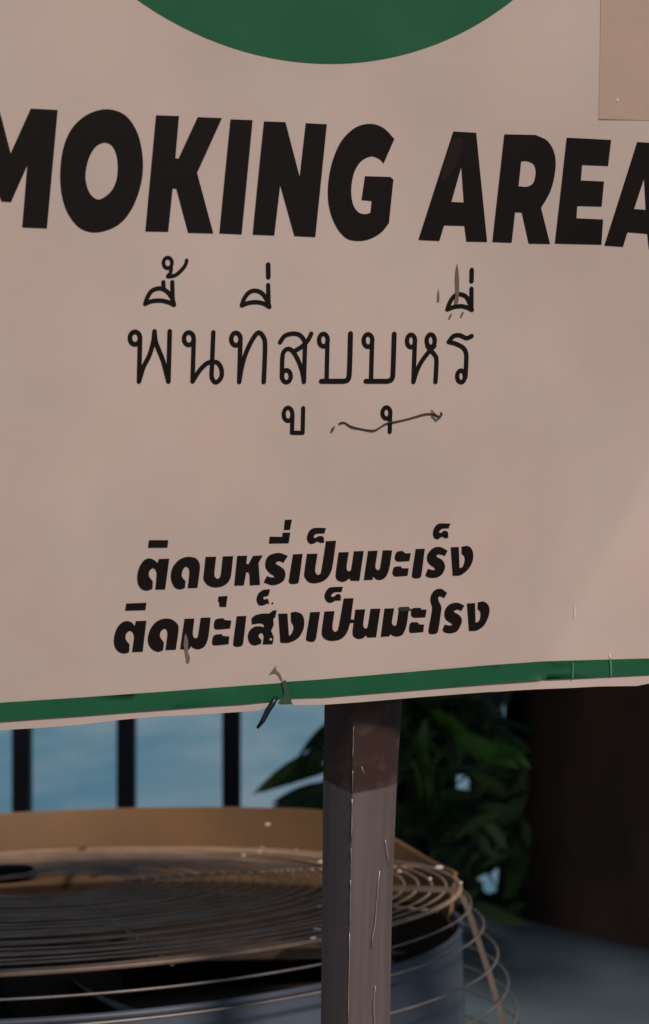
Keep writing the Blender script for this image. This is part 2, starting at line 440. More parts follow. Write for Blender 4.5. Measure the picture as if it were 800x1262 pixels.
strokes(T, [('L', 54, 240, 40, 62), ('S', (92, 245), (78, 645)), [(78, 645), (110, 540), (160, 440), (240, 335), (285, 290)], ('L', 248, 238, 40, 62), [(215, 290), (250, 335), (292, 385), (305, 440), (295, 645)]], 43)
strokes(T, [[(652, 192), (600, 212), (530, 184), (470, 195), (425, 250)], [(425, 250), (500, 270), (570, 310), (598, 370), (597, 480), (590, 600)], ('L', 547, 590, 38, 58)], 43)
T = (170, 300, 8)
strokes(T, [('L', 295, 190, 42, 52), [(330, 240), (322, 290), (295, 325), (370, 312), (430, 262), (470, 210), (482, 165)]], 36)
strokes(T, [[(72, 595), (95, 530), (140, 465), (220, 442), (290, 475), (338, 540), (358, 605)], [(72, 595), (130, 570), (220, 562), (300, 578), (358, 605)], ('S', (252, 380), (255, 450)), ('S', (340, 380), (345, 590))], 42)
T = (270, 300, 8)
strokes(T, [('S', (485, 208), (487, 332))], 46)
strokes(T, [[(225, 610), (250, 540), (300, 480), (365, 465), (430, 495), (480, 570), (498, 625)], [(225, 610), (290, 586), (370, 578), (440, 592), (498, 625)], ('S', (485, 408), (490, 600))], 42)
T = (520, 310, 8)
strokes(T, [('S', (493, 180), (490, 292))], 44)
strokes(T, [[(252, 570), (282, 490), (330, 432), (390, 422), (450, 460), (495, 575)], [(252, 570), (320, 545), (390, 538), (450, 552), (495, 575)], ('S', (490, 365), (490, 560))], 42)
strokes((330, 480, 6.667), [('L', 168, 203, 36, 54), ('S', (205, 205), (200, 355), (288, 355), (292, 152))], 34)
strokes((440, 480, 6.667), [('L', 243, 192, 33, 46), ('S', (274, 200), (270, 348))], 34)

# ---- bold script, first line
P = (160, 655, 8)
glyph(P, [(190, 85), (380, 85), (372, 158), (180, 160)], corners=True)
glyph(P, [(390, 268, c), (350, 570, c), (252, 572, c), (265, 420), (252, 375), (225, 362), (195, 390), (190, 440), (228, 492, c), (225, 565, c), (190, 578), (150, 580), (110, 560), (80, 510), (75, 430), (95, 350), (140, 285), (190, 265), (240, 280), (272, 310, c), (288, 270, c)])
glyph(P, [(668, 555, c), (572, 558, c), (588, 400), (575, 355), (545, 350), (520, 390), (515, 445), (550, 490, c), (545, 555, c), (500, 570), (450, 555), (415, 500), (405, 430), (425, 350), (480, 285), (540, 255), (600, 250), (660, 270), (692, 330), (686, 420)])
P = (245, 655, 8)
glyph(P, [(68, 250, c), (172, 248, c), (155, 430), (178, 465), (205, 455), (218, 420), (238, 245, c), (340, 243, c), (318, 440), (290, 500), (230, 540), (150, 550), (85, 525), (48, 470), (50, 420)])
glyph(P, [(380, 240), (478, 238), (470, 320), (490, 322), (535, 240), (632, 235), (590, 310), (605, 525), (505, 530), (500, 420), (490, 400), (470, 400), (445, 530), (350, 533)], corners=True)
P = (320, 635, 8)
glyph(P, [(250, 45), (320, 42), (300, 143), (240, 143)], corners=True)
glyph(P, [(100, 210), (222, 213), (228, 172), (303, 170), (288, 275), (92, 278)], corners=True)
glyph(P, [(280, 400, c), (235, 468, c), (200, 452), (165, 462), (165, 482), (205, 505), (245, 540), (255, 590), (240, 640), (190, 675), (120, 688), (40, 660, c), (72, 598, c), (105, 610), (140, 612), (140, 595), (100, 570), (62, 520), (58, 460), (80, 410), (130, 380), (200, 372)])
glyph(P, [(330, 385, c), (425, 380, c), (388, 650), (370, 672), (310, 675), (288, 655), (290, 630)])
glyph(P, [(655, 125, c), (640, 178, c), (560, 182), (535, 205), (545, 225), (590, 205), (630, 215), (638, 268, c), (600, 270), (570, 258), (540, 275), (500, 280), (472, 250), (470, 200), (495, 150), (540, 125)])
glyph(P, [(468, 380, c), (572, 378, c), (548, 550), (572, 588), (605, 565), (655, 255, c), (755, 250, c), (720, 500), (695, 580), (640, 640), (560, 668), (490, 660), (445, 610), (442, 560)])
P = (400, 655, 8)
glyph(P, [(140, 205, c), (240, 202, c), (218, 360), (235, 392), (262, 375), (290, 195, c), (388, 192, c), (345, 485, c), (260, 485, c), (245, 460, c), (215, 485), (170, 495), (125, 475), (110, 430)])
glyph(P, [(430, 192, c), (525, 188, c), (502, 350), (525, 382), (548, 360), (575, 185, c), (668, 185, c), (640, 360), (610, 440), (560, 475), (510, 470), (480, 440, c), (475, 475, c), (388, 478, c)])
glyph(P, [(715, 200), (765, 190, c), (800, 215, c), (852, 213, c), (838, 290, c), (720, 295), (695, 270), (698, 230)])
glyph(P, [(690, 350), (750, 342, c), (765, 362, c), (830, 363, c), (820, 435, c), (695, 442), (672, 415), (675, 380)])
P = (490, 640, 8)
glyph(P, [(180, 292, c), (270, 290, c), (235, 555), (215, 578), (160, 578), (142, 555)])
glyph(P, [(495, 310, c), (468, 360, c), (420, 345), (390, 350), (388, 370), (440, 400), (468, 450), (462, 500), (430, 550), (370, 575), (300, 570), (275, 550, c), (300, 488, c), (345, 500), (370, 495), (365, 478), (320, 445), (292, 400), (300, 340), (350, 285), (420, 272)])
glyph(P, [(525, 275, c), (605, 272, c), (612, 480, c), (640, 470), (660, 420), (660, 370), (632, 335, c), (632, 270, c), (690, 262), (730, 290), (748, 350), (735, 430), (690, 500), (620, 550), (545, 555, c)])
glyph(P, [(522, 42, c), (505, 88, c), (440, 92), (412, 120), (425, 135), (460, 112), (495, 125), (502, 180, c), (470, 185), (440, 170), (400, 195), (365, 185), (350, 140), (365, 80), (410, 42)])
# ---- bold script, second line
Q = (130, 735, 8)
glyph(Q, [(205, 70), (405, 62), (395, 135), (195, 140)], corners=True)
glyph(Q, [(405, 240, c), (368, 545, c), (262, 548, c), (282, 400), (265, 350), (235, 340), (205, 370), (200, 420), (238, 475, c), (235, 548, c), (190, 562), (130, 545), (90, 490), (85, 410), (110, 320), (160, 260), (215, 243), (260, 258), (290, 290, c), (300, 243, c)])
glyph(Q, [(695, 525, c), (592, 528, c), (612, 370), (600, 325), (575, 320), (545, 350), (540, 400), (578, 455, c), (570, 530, c), (520, 545), (460, 520), (422, 460), (422, 390), (450, 310), (510, 245), (590, 218), (660, 230), (715, 280), (720, 345)])
Q = (210, 725, 8)
glyph(Q, [(140, 300, c), (238, 298, c), (222, 450), (238, 490), (270, 480), (300, 290, c), (398, 288, c), (375, 480), (340, 570), (280, 600), (230, 590), (205, 570, c), (190, 600, c), (97, 600, c)])
glyph(Q, [(475, 80), (565, 75), (550, 182), (485, 182), (482, 140), (470, 125)], corners=True)
glyph(Q, [(445, 310), (520, 293, c), (535, 312, c), (603, 318, c), (590, 395, c), (450, 405), (430, 375)])
glyph(Q, [(430, 465), (505, 450, c), (520, 470, c), (582, 475, c), (575, 550, c), (430, 562), (412, 535)])
glyph(Q, [(655, 275, c), (750, 272, c), (718, 545), (700, 568), (650, 575), (620, 555)])
Q = (300, 725, 8)
glyph(Q, [(265, 10, c), (245, 70), (200, 85), (205, 110), (240, 105), (256, 152, c), (235, 150), (190, 168), (150, 160), (130, 110), (150, 50), (200, 15)])
glyph(Q, [(278, 140), (296, 138), (292, 158), (280, 156)], corners=True)
glyph(Q, [(330, 215, c), (315, 285, c), (295, 300, c), (300, 360, c), (275, 420, c), (300, 480, c), (290, 550, c), (190, 553, c), (200, 480), (190, 445), (165, 445), (150, 475), (180, 510, c), (175, 545, c), (110, 562), (65, 540), (45, 480), (60, 420), (110, 380), (170, 375), (205, 385, c), (200, 360), (170, 345), (85, 355, c), (80, 300, c), (110, 270), (180, 250), (255, 248, c), (290, 220, c)],
      [(262, 492), (285, 490), (280, 512), (260, 512)])
glyph(Q, [(345, 250, c), (435, 248, c), (450, 470, c), (480, 440), (495, 380), (470, 325, c), (468, 240, c), (520, 232), (580, 260), (602, 330), (590, 410), (540, 490), (450, 535), (365, 535, c)])
glyph(Q, [(660, 235, c), (757, 232, c), (715, 500), (690, 525), (640, 522), (618, 500)])
Q = (370, 720, 8)
glyph(Q, [(422, 25, c), (410, 75, c), (340, 80), (305, 110), (325, 125), (370, 95), (400, 110), (400, 160, c), (350, 160, c), (300, 182), (260, 165), (240, 115), (260, 60), (300, 30)])
glyph(Q, [(240, 268, c), (340, 265, c), (318, 430), (343, 470), (375, 440), (430, 140, c), (527, 137, c), (500, 345, c), (540, 352, c), (536, 378, c), (494, 382, c), (460, 480), (400, 540), (310, 558), (240, 535), (213, 480)])
glyph(Q, [(545, 250, c), (642, 247, c), (622, 400), (640, 437), (665, 420), (695, 242, c), (792, 240, c), (750, 522, c), (665, 525, c), (650, 505, c), (620, 530), (570, 538), (525, 510), (518, 460)])
Q = (440, 720, 8)
glyph(Q, [(272, 240, c), (368, 237, c), (345, 380), (370, 412), (392, 390), (418, 225, c), (515, 222, c), (490, 400), (455, 490), (400, 515), (350, 505), (335, 490, c), (320, 512, c), (235, 518, c)])
glyph(Q, [(545, 240), (625, 232, c), (640, 250, c), (688, 250, c), (675, 325, c), (560, 328), (535, 300)])
glyph(Q, [(530, 380), (600, 375, c), (615, 395, c), (662, 398, c), (655, 470, c), (530, 478), (515, 450)])
Q = (510, 715, 8)
glyph(Q, [(330, 125, c), (300, 178, c), (270, 160), (245, 165), (245, 200), (272, 260), (270, 310), (238, 510), (200, 530), (160, 528), (145, 500), (182, 280), (165, 200), (175, 140), (215, 95), (270, 85)])
glyph(Q, [(500, 250, c), (470, 305, c), (440, 290), (400, 300), (400, 315), (450, 345), (475, 390), (465, 440), (430, 500), (370, 522), (310, 515), (283, 490, c), (305, 437, c), (350, 447), (380, 440), (370, 425), (320, 390), (302, 340), (315, 280), (360, 235), (430, 222)])
glyph(Q, [(525, 230, c), (605, 225, c), (610, 420, c), (640, 405), (658, 360), (655, 310), (630, 285, c), (632, 218, c), (690, 210), (735, 245), (748, 300), (730, 380), (690, 450), (620, 495), (545, 500, c)])

# ---- wear on the print, and painted glare and sheen
def scuff_and_sheen(zoom, pts, m, corners=False, off=.0005):
    return glyph(zoom, pts, name='scuff_and_sheen', m=m, off=off, corners=corners)
scuff_and_sheen((520, 310, 8), [(348, 115, c), (362, 200), (368, 320), (365, 420), (358, 500), (320, 515), (332, 420), (328, 300), (332, 200)], M_SCUFF)
scuff_and_sheen((520, 310, 8), [(162, 360, c), (172, 430), (172, 495, c), (150, 495, c), (154, 430)], M_SCUFF)
scuff_and_sheen((520, 310, 8), [(285, 610), (295, 625), (280, 660), (262, 662)], M_SCUFF)
scuff_and_sheen((520, 310, 8), [(395, 600), (415, 600), (395, 645), (380, 650)], M_SCUFF)
scuff_and_sheen((210, 725, 8), [(152, 440, c), (175, 520), (175, 620), (195, 690), (185, 735, c), (160, 738, c), (145, 640), (132, 560), (140, 480)], M_SCUFFG)
scuff_and_sheen((300, 800, 8), [(320, 160, c), (325, 205), (360, 240), (385, 300, c), (372, 312, c), (335, 250), (300, 238), (252, 255, c), (285, 210)], M_SCUFFG)
scuff_and_sheen((440, 720, 8), [(405, 240), (440, 225), (500, 230), (540, 250), (500, 262), (440, 265)], mat('scuff_ink', (.035, .032, .03), .6))
scuff_and_sheen((500, 140, 4), [(236, 120), (282, 130), (272, 200), (215, 310), (180, 330), (185, 270), (212, 180)], mat('ink_glare', (.0125, .0100, .0092), .5, spec=.25))  # glare on the first A, painted as a browner patch of ink

M_SHEEN = mat('stripe_sheen', (.10, .27, .18), .5)  # sheen on the wrinkled stripe, painted as lighter green slivers
scuff_and_sheen((0, 0, 1), [(751, 811, 1), (753.4, 812), (754.2, 822), (754.5, 833, 1), (752.6, 833, 1), (752.2, 822)], M_SHEEN, off=.0022)
scuff_and_sheen((0, 0, 1), [(706, 816, 1), (707.2, 818), (706.8, 836, 1), (705.2, 836, 1), (705.6, 824)], M_SHEEN, off=.0022)
scuff_and_sheen((0, 0, 1), [(750, 806, 1), (752.4, 805.5), (753, 811.5, 1), (751.5, 811.5, 1)], mat('sheen_pale', (.78, .76, .70), .5))  # same sheen carried above the stripe in a pale colour
scuff_and_sheen((0, 0, 1), [(708, 746, 1), (709.8, 748), (709.6, 758), (707.6, 763, 1), (707, 755)], mat('sheen_pale_pink', (.74, .66, .62), .5))  # painted highlight on the crease
def on_sign3(u, v, out): 
    a, b, z = sp_warped(u, v, out)
    return P0+R_*a+U_*b+N_*z
def wire(pts, r, m, name):
    vs, fs = tube(pts, r, 6); return link(name, mesh(vs, fs, True), m, sign)
W = [(418.5, 530), (423, 525)]
wire([on_sign3(408, 532, .0008), on_sign3(410.5, 528.5, .0015), on_sign3(412.5, 525.5, .001)], [.0003, .0009, .0004], M_WIRE, 'tie_wire')
wl = [(418, 522), (421, 520.8), (425, 521), (432, 525), (440, 527.5), (450, 529.5), (461, 530.3), (468, 527), (476, 522), (489, 519.3), (504, 516), (522, 510.5), (532, 510), (541, 513), (545, 511), (543, 508)]
wire([on_sign3(u, v, .0006+.0002*math.sin(i*.8)) for i, (u, v) in enumerate(smoothline(wl, 3))], .00052, M_WIRE, 'tie_wire')
wire([on_sign3(532, 505, .0006), on_sign3(534.5, 509, .0022), on_sign3(540, 513.6, .0024), on_sign3(544.5, 511.8, .0014)], [.0003, .0006, .0008, .0005], M_WIRE, 'tie_wire')
# black cable tie poking out below the lower edge, and the grey tie strap over the stripe
tl = [(341, 858), (336, 867), (330, 876), (324, 888), (317, 897.5)]
wire([on_sign3(u, v, .003+.0008*i) for i, (u, v) in enumerate(tl)], [.0014, .0021, .0021, .0018, .0009], M_TIE, 'cable_tie')
glyph((0, 0, 1), [(347, 839, c), (352.5, 838.5, c), (355, 848), (359, 862), (359.5, 868, c), (345, 868.5, c), (342.5, 866, c), (350, 856)], name='cable_tie', m=mat('clear_tie', (.05, .10, .07), .35), off=.0022)

# ---- the square post
prof = [(560, 405, 439.5, 506), (700, 403, 438, 502), (868, 400, 435.5, 497), (930, 399, 434.7, 492.5), (985, 398, 434, 489.5), (1060, 397.5, 432.5, 486.5), (1130, 396.8, 431, 484), (1262, 395.5, 428, 482), (1900, 390, 416, 470), (3180, 378, 396, 448)]
vs, fs = [], []
for i, (v_, l_, r_, g_) in enumerate(prof):
    # distance grows down the post: it leans away from the viewer
    lean = .2*(v_-868)/F*1.17
    d0 = 1.150+lean
    ridge = at(r_, v_, d0); left = at(l_, v_, d0+.020+.008); right = at(g_, v_, d0+.021)
    back = left+right-ridge
    # small rounding of the visible edge
    e1 = ridge.lerp(left, .035); e2 = ridge.lerp(right, .03)
    f1 = ridge.lerp(right, .62); f2 = ridge.lerp(right, .84)+Vector((0, .0020, 0)); f3 = right+Vector((-.0004, .0065, 0))
    ring_ = [left, e1, ridge.lerp((e1+e2)/2, .4), e2, f1, f2, f3, back]
    vs += ring_
n = 8
for i in range(len(prof)-1):
    for k in range(n):
        fs.append((i*n+k, (i+1)*n+k, (i+1)*n+(k+1) % n, i*n+(k+1) % n))
fs.append(tuple(range(n))); fs.append(tuple((len(prof)-1)*n+k for k in range(n))[::-1])
me = mesh(vs, fs)
post = link('post', me, M_POST, sign)
for p_ in post.data.polygons: p_.use_smooth = len(p_.vertices) == 4
md = post.modifiers.new('edges', 'EDGE_SPLIT'); md.split_angle = rad(48)
bmx = bmesh.new(); bmx.from_mesh(post.data); bmesh.ops.recalc_face_normals(bmx, faces=bmx.faces); bmx.to_mesh(post.data); bmx.free()
# scratches down to bright metal on the front face; painted highlight along the ridge
M_SCR_SHINE = mat('scratch_and_ridge_shine', (.48, .43, .40), .35, metal=.3)
def d_at(v_): return 1.150+.2*(v_-868)/F*1.17
def scratch_and_shine(line, wpx):
    pts = [at(u, v_, d_at(v_)+.021*max(0, (u-434))/54-.0004) for u, v_ in line]
    vs, fs = tube(pts, [wpx*.00021*(.4+random.random()) for _ in pts], 5); link('scratch_and_shine', mesh(vs, fs, True), M_SCR_SHINE, sign)
scratch_and_shine([(475, 1035), (476.5, 1045), (478.5, 1055), (479, 1067)], 1.3)
scratch_and_shine([(468, 1073), (466, 1090), (464.5, 1110), (463.5, 1125), (462, 1142), (459, 1155), (458, 1169)], 2.0)
scratch_and_shine([(463, 1215), (461.5, 1228), (461, 1240), (462, 1262), (461, 1300)], 1.6)
scratch_and_shine([(446, 945), (447.5, 950), (450, 956)], 1.2)
for a_, b_, ww in ((896, 935, 1.3), (950, 978, .9), (985, 1035, 1.8), (1045, 1075, 1.0), (1085, 1140, 1.3), (1150, 1262, 1.5), (1262, 1310, 1.3)):  # ridge highlight painted as a row of bright strokes
    pts = []
    for k in range(6):
        v_ = a_+(b_-a_)*k/5; rr = 434.9-(v_-900)*.019
        pts.append((rr+.9+random.uniform(-.25, .25), v_))
    scratch_and_shine(pts, ww)

# ------------------------------------------------------------------ fence by the water
FY = 3.55
fence = empty('railing', Matrix.Translation(at(150, 631, FY).xy.to_3d()))
tag(fence, 'dark railing of upright square bars in front of the blue water', 'railing')
k = 0
for u in range(-8, 9):
    uc = 156+u*130.5 + (2 if u == -1 else (-1 if u == 1 else 0))
    x = (uc-400)/F*FY
    bm = bmesh.new(); box_bm(bm, x, FY, .66, .0395, .0395, 1.20)
    bm_obj('bar', bm, M_FENCE, fence, bevel=.003)
x0 = (156-9*130.5-400)/F*FY; x1 = (156+9*130.5-400)/F*FY
for z in (1.285, .09-.055):
    bm = bmesh.new(); box_bm(bm, (x0+x1)/2, FY, z, x1-x0, .05, .05); bm_obj('rail', bm, M_FENCE, fence, bevel=.004)

# ------------------------------------------------------------------ ledge on the right
LT = .755
bl = at(560, 1118, 1); 
def top_pt(u, v, z=LT):
    d = ray(u, v); t = (z-1.5)/d.z; return CAM+d*t
A = top_pt(604, 1124); B = top_pt(800, 1168)
dirv = (B-A).normalized(); A2 = A-dirv*.02; B2 = B+dirv*1.6
nrm = Vector((dirv.y, -dirv.x, 0)) if Vector((dirv.y, -dirv.x, 0)).y < 0 else Vector((-dirv.y, dirv.x, 0))
Wd = .62
bm = bmesh.new()
nseg = 24
fr = []
for i in range(nseg+1):
    t = i/nseg; p = A2.lerp(B2, t); rise = .010*math.exp(-t*16)
    fr.append((p+Vector((0, 0, rise)), p+nrm*Wd+Vector((0, 0, rise))))
vt = []
for a_, b_ in fr:
    vt.append([bm.verts.new(a_), bm.verts.new(b_), bm.verts.new((b_.x, b_.y, 0.0)), bm.verts.new((a_.x, a_.y, 0.0))])
for i in range(nseg):
    p, q = vt[i], vt[i+1]
    for k in range(4): bm.faces.new((p[k], q[k], q[(k+1) % 4], p[(k+1) % 4]))
bm.faces.new(vt[0]); bm.faces.new(vt[-1][::-1])
bmesh.ops.recalc_face_normals(bm, faces=bm.faces)
ee = [e for e in bm.edges if all(abs(v.co.z-LT) < .03 for v in e.verts) and (e.calc_face_angle(0) > 1)]
bmesh.ops.bevel(bm, geom=ee, offset=.012, segments=3, affect='EDGES')
tag(bm_obj('ledge', bm, M_LEDGE), 'dull blue grey ledge in front of the thick tree trunk', 'ledge')

# ------------------------------------------------------------------ tree
TY = 3.35
tc_ = at(738, 1000, TY); tree = empty('tree', Matrix.Translation((tc_.x, TY, 0)))
tag(tree, 'thick dark brown tree trunk rising behind the blue grey ledge', 'tree')
vs, fs = [], []; NS = 40
levels = [0, .15, .35, .55, .75, .95, 1.15, 1.35, 1.6, 1.9, 2.3, 2.8]
for i, z in enumerate(levels):
    rb = .225+.10*math.exp(-z*6)-.012*z + (.012 if i % 2 else 0)
    for k in range(NS):
        q = 2*math.pi*k/NS
        r = rb*(1+.035*math.sin(5*q+z*.8)+.02*math.sin(11*q-z*1.4)+random.uniform(-.008, .008))
        vs.append((tc_.x+.02*z+r*math.cos(q), TY+r*math.sin(q), z))
for i in range(len(levels)-1):
    for k in range(NS): fs.append((i*NS+k, i*NS+(k+1) % NS, (i+1)*NS+(k+1) % NS, (i+1)*NS+k))
link('trunk', mesh(vs, fs, True), M_TRUNK, tree)
top = Vector((tc_.x+.05, TY, 2.7))
ends = []
for k in range(9):
    a_ = 2*math.pi*k/9+.3; L = random.uniform(1.5, 2.3)
    e = top+Vector((math.cos(a_)*L, math.sin(a_)*L*.8, random.uniform(.4, 1.5)))
    m1 = top.lerp(e, .5)+Vector((0, 0, .25)); ends += [m1, e, m1.lerp(e, .5)]
    v2, f2 = tube([top-Vector((0, 0, .15)), top.lerp(m1, .5)+Vector((0, 0, .1)), m1, e], [.10, .07, .045, .015], 8)
    link('limb', mesh(v2, f2, True), M_TRUNK, tree)
for q_ in range(16): ends.append(Vector((.15+.12*q_, 2.35+.5*(q_ % 3)*.5, 1.65+.25*(q_ % 2))))  # low unseen clumps added behind the sign to shade trunk and shrub
vs, fs = [], []
rl = random.Random(5)
for i in range(9000):
    c0 = rl.choice(ends)
    p = c0+Vector((rl.gauss(0, .42), rl.gauss(0, .42), rl.gauss(0, .30)))
    if p.y < 1.85: p.y = 1.85+rl.random()*.6
    zmin = 1.5 - .085*p.y
    if p.z < zmin+.03: p.z = zmin+.03+rl.random()*.5
    L = rl.uniform(.10, .2); W2 = L*.28
    dv = Vector((rl.gauss(0, 1), rl.gauss(0, 1), rl.gauss(.1, .35))).normalized()
    sv = dv.cross(Vector((rl.gauss(0, .5), rl.gauss(0, .5), 1))).normalized()
    nv = sv.cross(dv)*.12*L
    s = len(vs)
    vs += [p, p+dv*L*.45+sv*W2+nv, p+dv*L, p+dv*L*.45-sv*W2+nv, p+dv*L*.5]
    fs += [(s, s+1, s+4), (s+1, s+2, s+4), (s+2, s+3, s+4), (s+3, s, s+4)]
cw = link('shade_crown', mesh(vs, fs), M_LEAF[0], tree); cw['kind'] = 'stuff'  # unseen leaf mass, added dense and low to block sun and sky

# ------------------------------------------------------------------ leafy shrub between post and trunk
def leaf_mesh(bend, m, wr=.30):
    vs, fs = [], []; K = 7
    for i in range(K+1):
        t = i/K; wd = wr*.5*math.sin(math.pi*min(1, t*.97+.03))**.8*(1-.35*t) if 0 < i < K else .004
        z = -bend*t*t; x = t
        vs += [(x, -wd, z+wd*.35), (x, 0, z), (x, wd, z+wd*.35)]
    for i in range(K):
        a_ = i*3
        fs += [(a_, a_+3, a_+4, a_+1), (a_+1, a_+4, a_+5, a_+2)]
    me = mesh(vs, fs, True); me.materials.append(m); return me
LM = [[leaf_mesh(b, m) for b in (.12, .3, .5)] for m in M_LEAF]
sb = at(545, 1000, 3.0)
shrub = empty('shrub', Matrix.Translation((sb.x, 3.0, 0)))
tag(shrub, 'leafy dark green shrub with long drooping leaves between post and trunk', 'shrub')
SI = shrub.matrix_world.inverted()
def leaf(p, q, mi, bi, roll=0, wscale=1):
    """leaf from world point p to q"""
    d = q-p; L = d.length; x = d.normalized()
    up_ = Vector((0, 0, 1)) if abs(x.z) < .95 else Vector((0, 1, 0))
    y = up_.cross(x).normalized(); z = x.cross(y)
    Rm = Matrix((x, y, z)).transposed().to_4x4() @ Matrix.Rotation(roll, 4, 'X')
    o = bpy.data.objects.new('leaf', LM[mi][bi]); COL.objects.link(o)
    o.parent = shrub; o.matrix_local = SI @ Matrix.Translation(p) @ Rm @ Matrix.Diagonal((L, L*wscale, L, 1))
# leaves that show in outline against the water, left of the post
spec = [((412, 905), (352, 962), 2.80, 2, .9, 1.5), ((418, 925), (306, 972), 2.85, 0, 1.2, .9), ((420, 945), (318, 968), 2.9, 0, 1.0, .8), ((425, 975), (308, 1004), 2.85, 2, 1.1, .95),
        ((420, 968), (330, 985), 2.95, 0, 1.3, .8), ((430, 990), (325, 1012), 2.9, 0, 1.2, .8), ((415, 900), (365, 945), 2.95, 0, 1.0, 1.0), ((402, 985), (352, 1010), 2.8, 2, .9, 1.2), ((430, 882), (360, 928), 2.85, 2, 1.0, 1.0), ((425, 925), (338, 952), 2.8, 0, 1.1, .8),
        ((418, 885), (388, 938), 2.9, 0, .8, 1.2), ((425, 940), (372, 985), 2.75, 0, .6, 1.2)]
for (p, q, y, mi, rl_, ws) in spec:
    leaf(at(*p, y), at(*q, y-.05), mi, 0, rl_, ws)
# bright leaves: the light on them is put into a brighter leaf colour
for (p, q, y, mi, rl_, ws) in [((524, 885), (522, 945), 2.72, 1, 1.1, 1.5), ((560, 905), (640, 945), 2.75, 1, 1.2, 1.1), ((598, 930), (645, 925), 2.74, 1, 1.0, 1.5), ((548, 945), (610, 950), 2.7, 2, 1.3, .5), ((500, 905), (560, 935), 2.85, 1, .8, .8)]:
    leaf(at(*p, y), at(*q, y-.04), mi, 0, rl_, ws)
rg = random.Random(8)
for k in range(13):
    p = at(rg.uniform(500, 625), rg.uniform(850, 935), 2.70+rg.uniform(0, .1)); a_ = rg.choice((rg.uniform(.1, 1.2), rg.uniform(2, 3)))
    q = p+Vector((math.cos(a_), rg.uniform(-.5, 0), -math.sin(a_))).normalized()*rg.uniform(.06, .10)
    leaf(p, q, rg.choice((1, 1, 2)), rg.randrange(3), rg.uniform(-.4, .9), rg.uniform(.9, 1.3))
rs = random.Random(23)
holes = [(556, 968, 3), (566, 964, 7), (577, 965, 3), (610, 1076, 1), (613, 1086, 9), (604, 1091, 3), (638, 866, 7), (641, 884, 8), (640, 898, 3), (520, 1040, -2), (583, 1058, -3)]
cnt = 0
while cnt < 270:
    u = rs.uniform(425, 650); v_ = rs.uniform(800, 1135); y = rs.uniform(2.75, 3.38)
    if u > 636: continue
    ang = rs.uniform(-.2, 1.0) if rs.random() < .5 else math.pi-rs.uniform(-.2, 1.0)
    L = rs.uniform(.07, .15)
    p = at(u, v_, y); dv = Vector((math.cos(ang), rs.gauss(-.2, .45), -math.sin(ang)*.9)).normalized()
    q = p+dv*L
    ok = True
    for (hu, hv, hr) in holes:
        for t in (0, .25, .5, .75, 1):
            X = p.lerp(q, t)-CAM; uu = 400+F*X.x/X.y; vv = 631-F*X.z/X.y
            if (uu-hu)**2+(vv-hv)**2 < (hr+9)**2: ok = False
    X = q-CAM; uu = 400+F*X.x/X.y
    if uu < 405 or uu > 642 or not ok: continue
    leaf(p, q, rs.choice((0, 0, 0, 2, 2)), rs.randrange(3), rs.gauss(0.9, .7), rs.uniform(.75, 1.2)); cnt += 1
vs, fs = [], []
while len(vs) < 1500*4:
    p = at(rs.uniform(412, 655), rs.uniform(790, 1150), rs.uniform(3.05, 3.48)); L = rs.uniform(.05, .12)
    dv = Vector((rs.gauss(0, 1), rs.gauss(0, .5), rs.gauss(-.5, .6))).normalized(); q = p+dv*L
    bad = False
    for X in (p, p.lerp(q, .5), q):
        X = X-CAM; uu = 400+F*X.x/X.y; vv = 631-F*X.z/X.y
        if uu < 410 or uu > 655 or any((uu-hu)**2+(vv-hv)**2 < (hr+9)**2 for hu, hv, hr in holes): bad = True
    if bad: continue
    sv = dv.cross(Vector((rs.gauss(0, .4), 1, rs.gauss(0, .4)))).normalized()*L*.19; k = len(vs)
    vs += [p, p+dv*L*.45+sv, q, p+dv*L*.45-sv]; fs += [(k, k+1, k+2), (k, k+2, k+3)]
fo = link('foliage', mesh(vs, fs), M_LEAF[0], shrub); fo['kind'] = 'stuff'
for k in range(7):
    u = 450+k*28; b0 = Vector((sb.x+(k-3)*.03, 3.05, 0)); e = at(u, 840+rs.uniform(-30, 30), 3.0+rs.uniform(-.1, .2)); mm = b0.lerp(e, .5)+Vector((rs.gauss(0, .03), .05, 0))
    v2, f2 = tube([b0, mm, e], [.009, .007, .003], 6); link('stem', mesh(v2, f2, True), M_STEM, shrub)

# ------------------------------------------------------------------ caged fan lying face up
FR = .45; FD = 1.80
FCc = at(66, 1104, FD)
e1 = Vector((1, 0, .030)).normalized()
e2 = Vector((0, 1, -.088)); e2 = (e2-e1*e2.dot(e1)).normalized(); e3 = e1.cross(e2).normalized()
FM = Matrix(((e1.x, e2.x, e3.x, FCc.x), (e1.y, e2.y, e3.y, FCc.y), (e1.z, e2.z, e3.z, FCc.z), (0, 0, 0, 1)))
fan = empty('caged_fan', FM)
tag(fan, 'large round fan lying face up in a wire cage behind the sign post', 'fan')
def fp(name, vs, fs, m, smooth=True):
    return link(name, mesh(vs, fs, smooth), m, fan, world=False)
def circ(r, z, n=96, wob=0.):
    ph = random.uniform(0, 6.28)
    return [(r*math.cos(2*math.pi*i/n), r*math.sin(2*math.pi*i/n), z+wob*math.sin(2*math.pi*i/n*2+ph)) for i in range(n)]
NR = 25
for i in range(NR):
    r = .085+(FR-.085)*i/(NR-1)
    dome = -.022*((r/FR)**2.2-1)*0.6
    vs, fs = tube(circ(r, dome, 96 if r > .2 else 60, .0012), .0013 if i < NR-1 else .0026, 6, True)
    fp('guard_wire', vs, fs, M_CAGE)
side = [(.466, -.030), (.480, -.058), (.490, -.088), (.498, -.119), (.506, -.150), (.511, -.182), (.514, -.215), (.514, -.25), (.512, -.29), (.505, -.33)]
side2 = [(.459, -.008)]
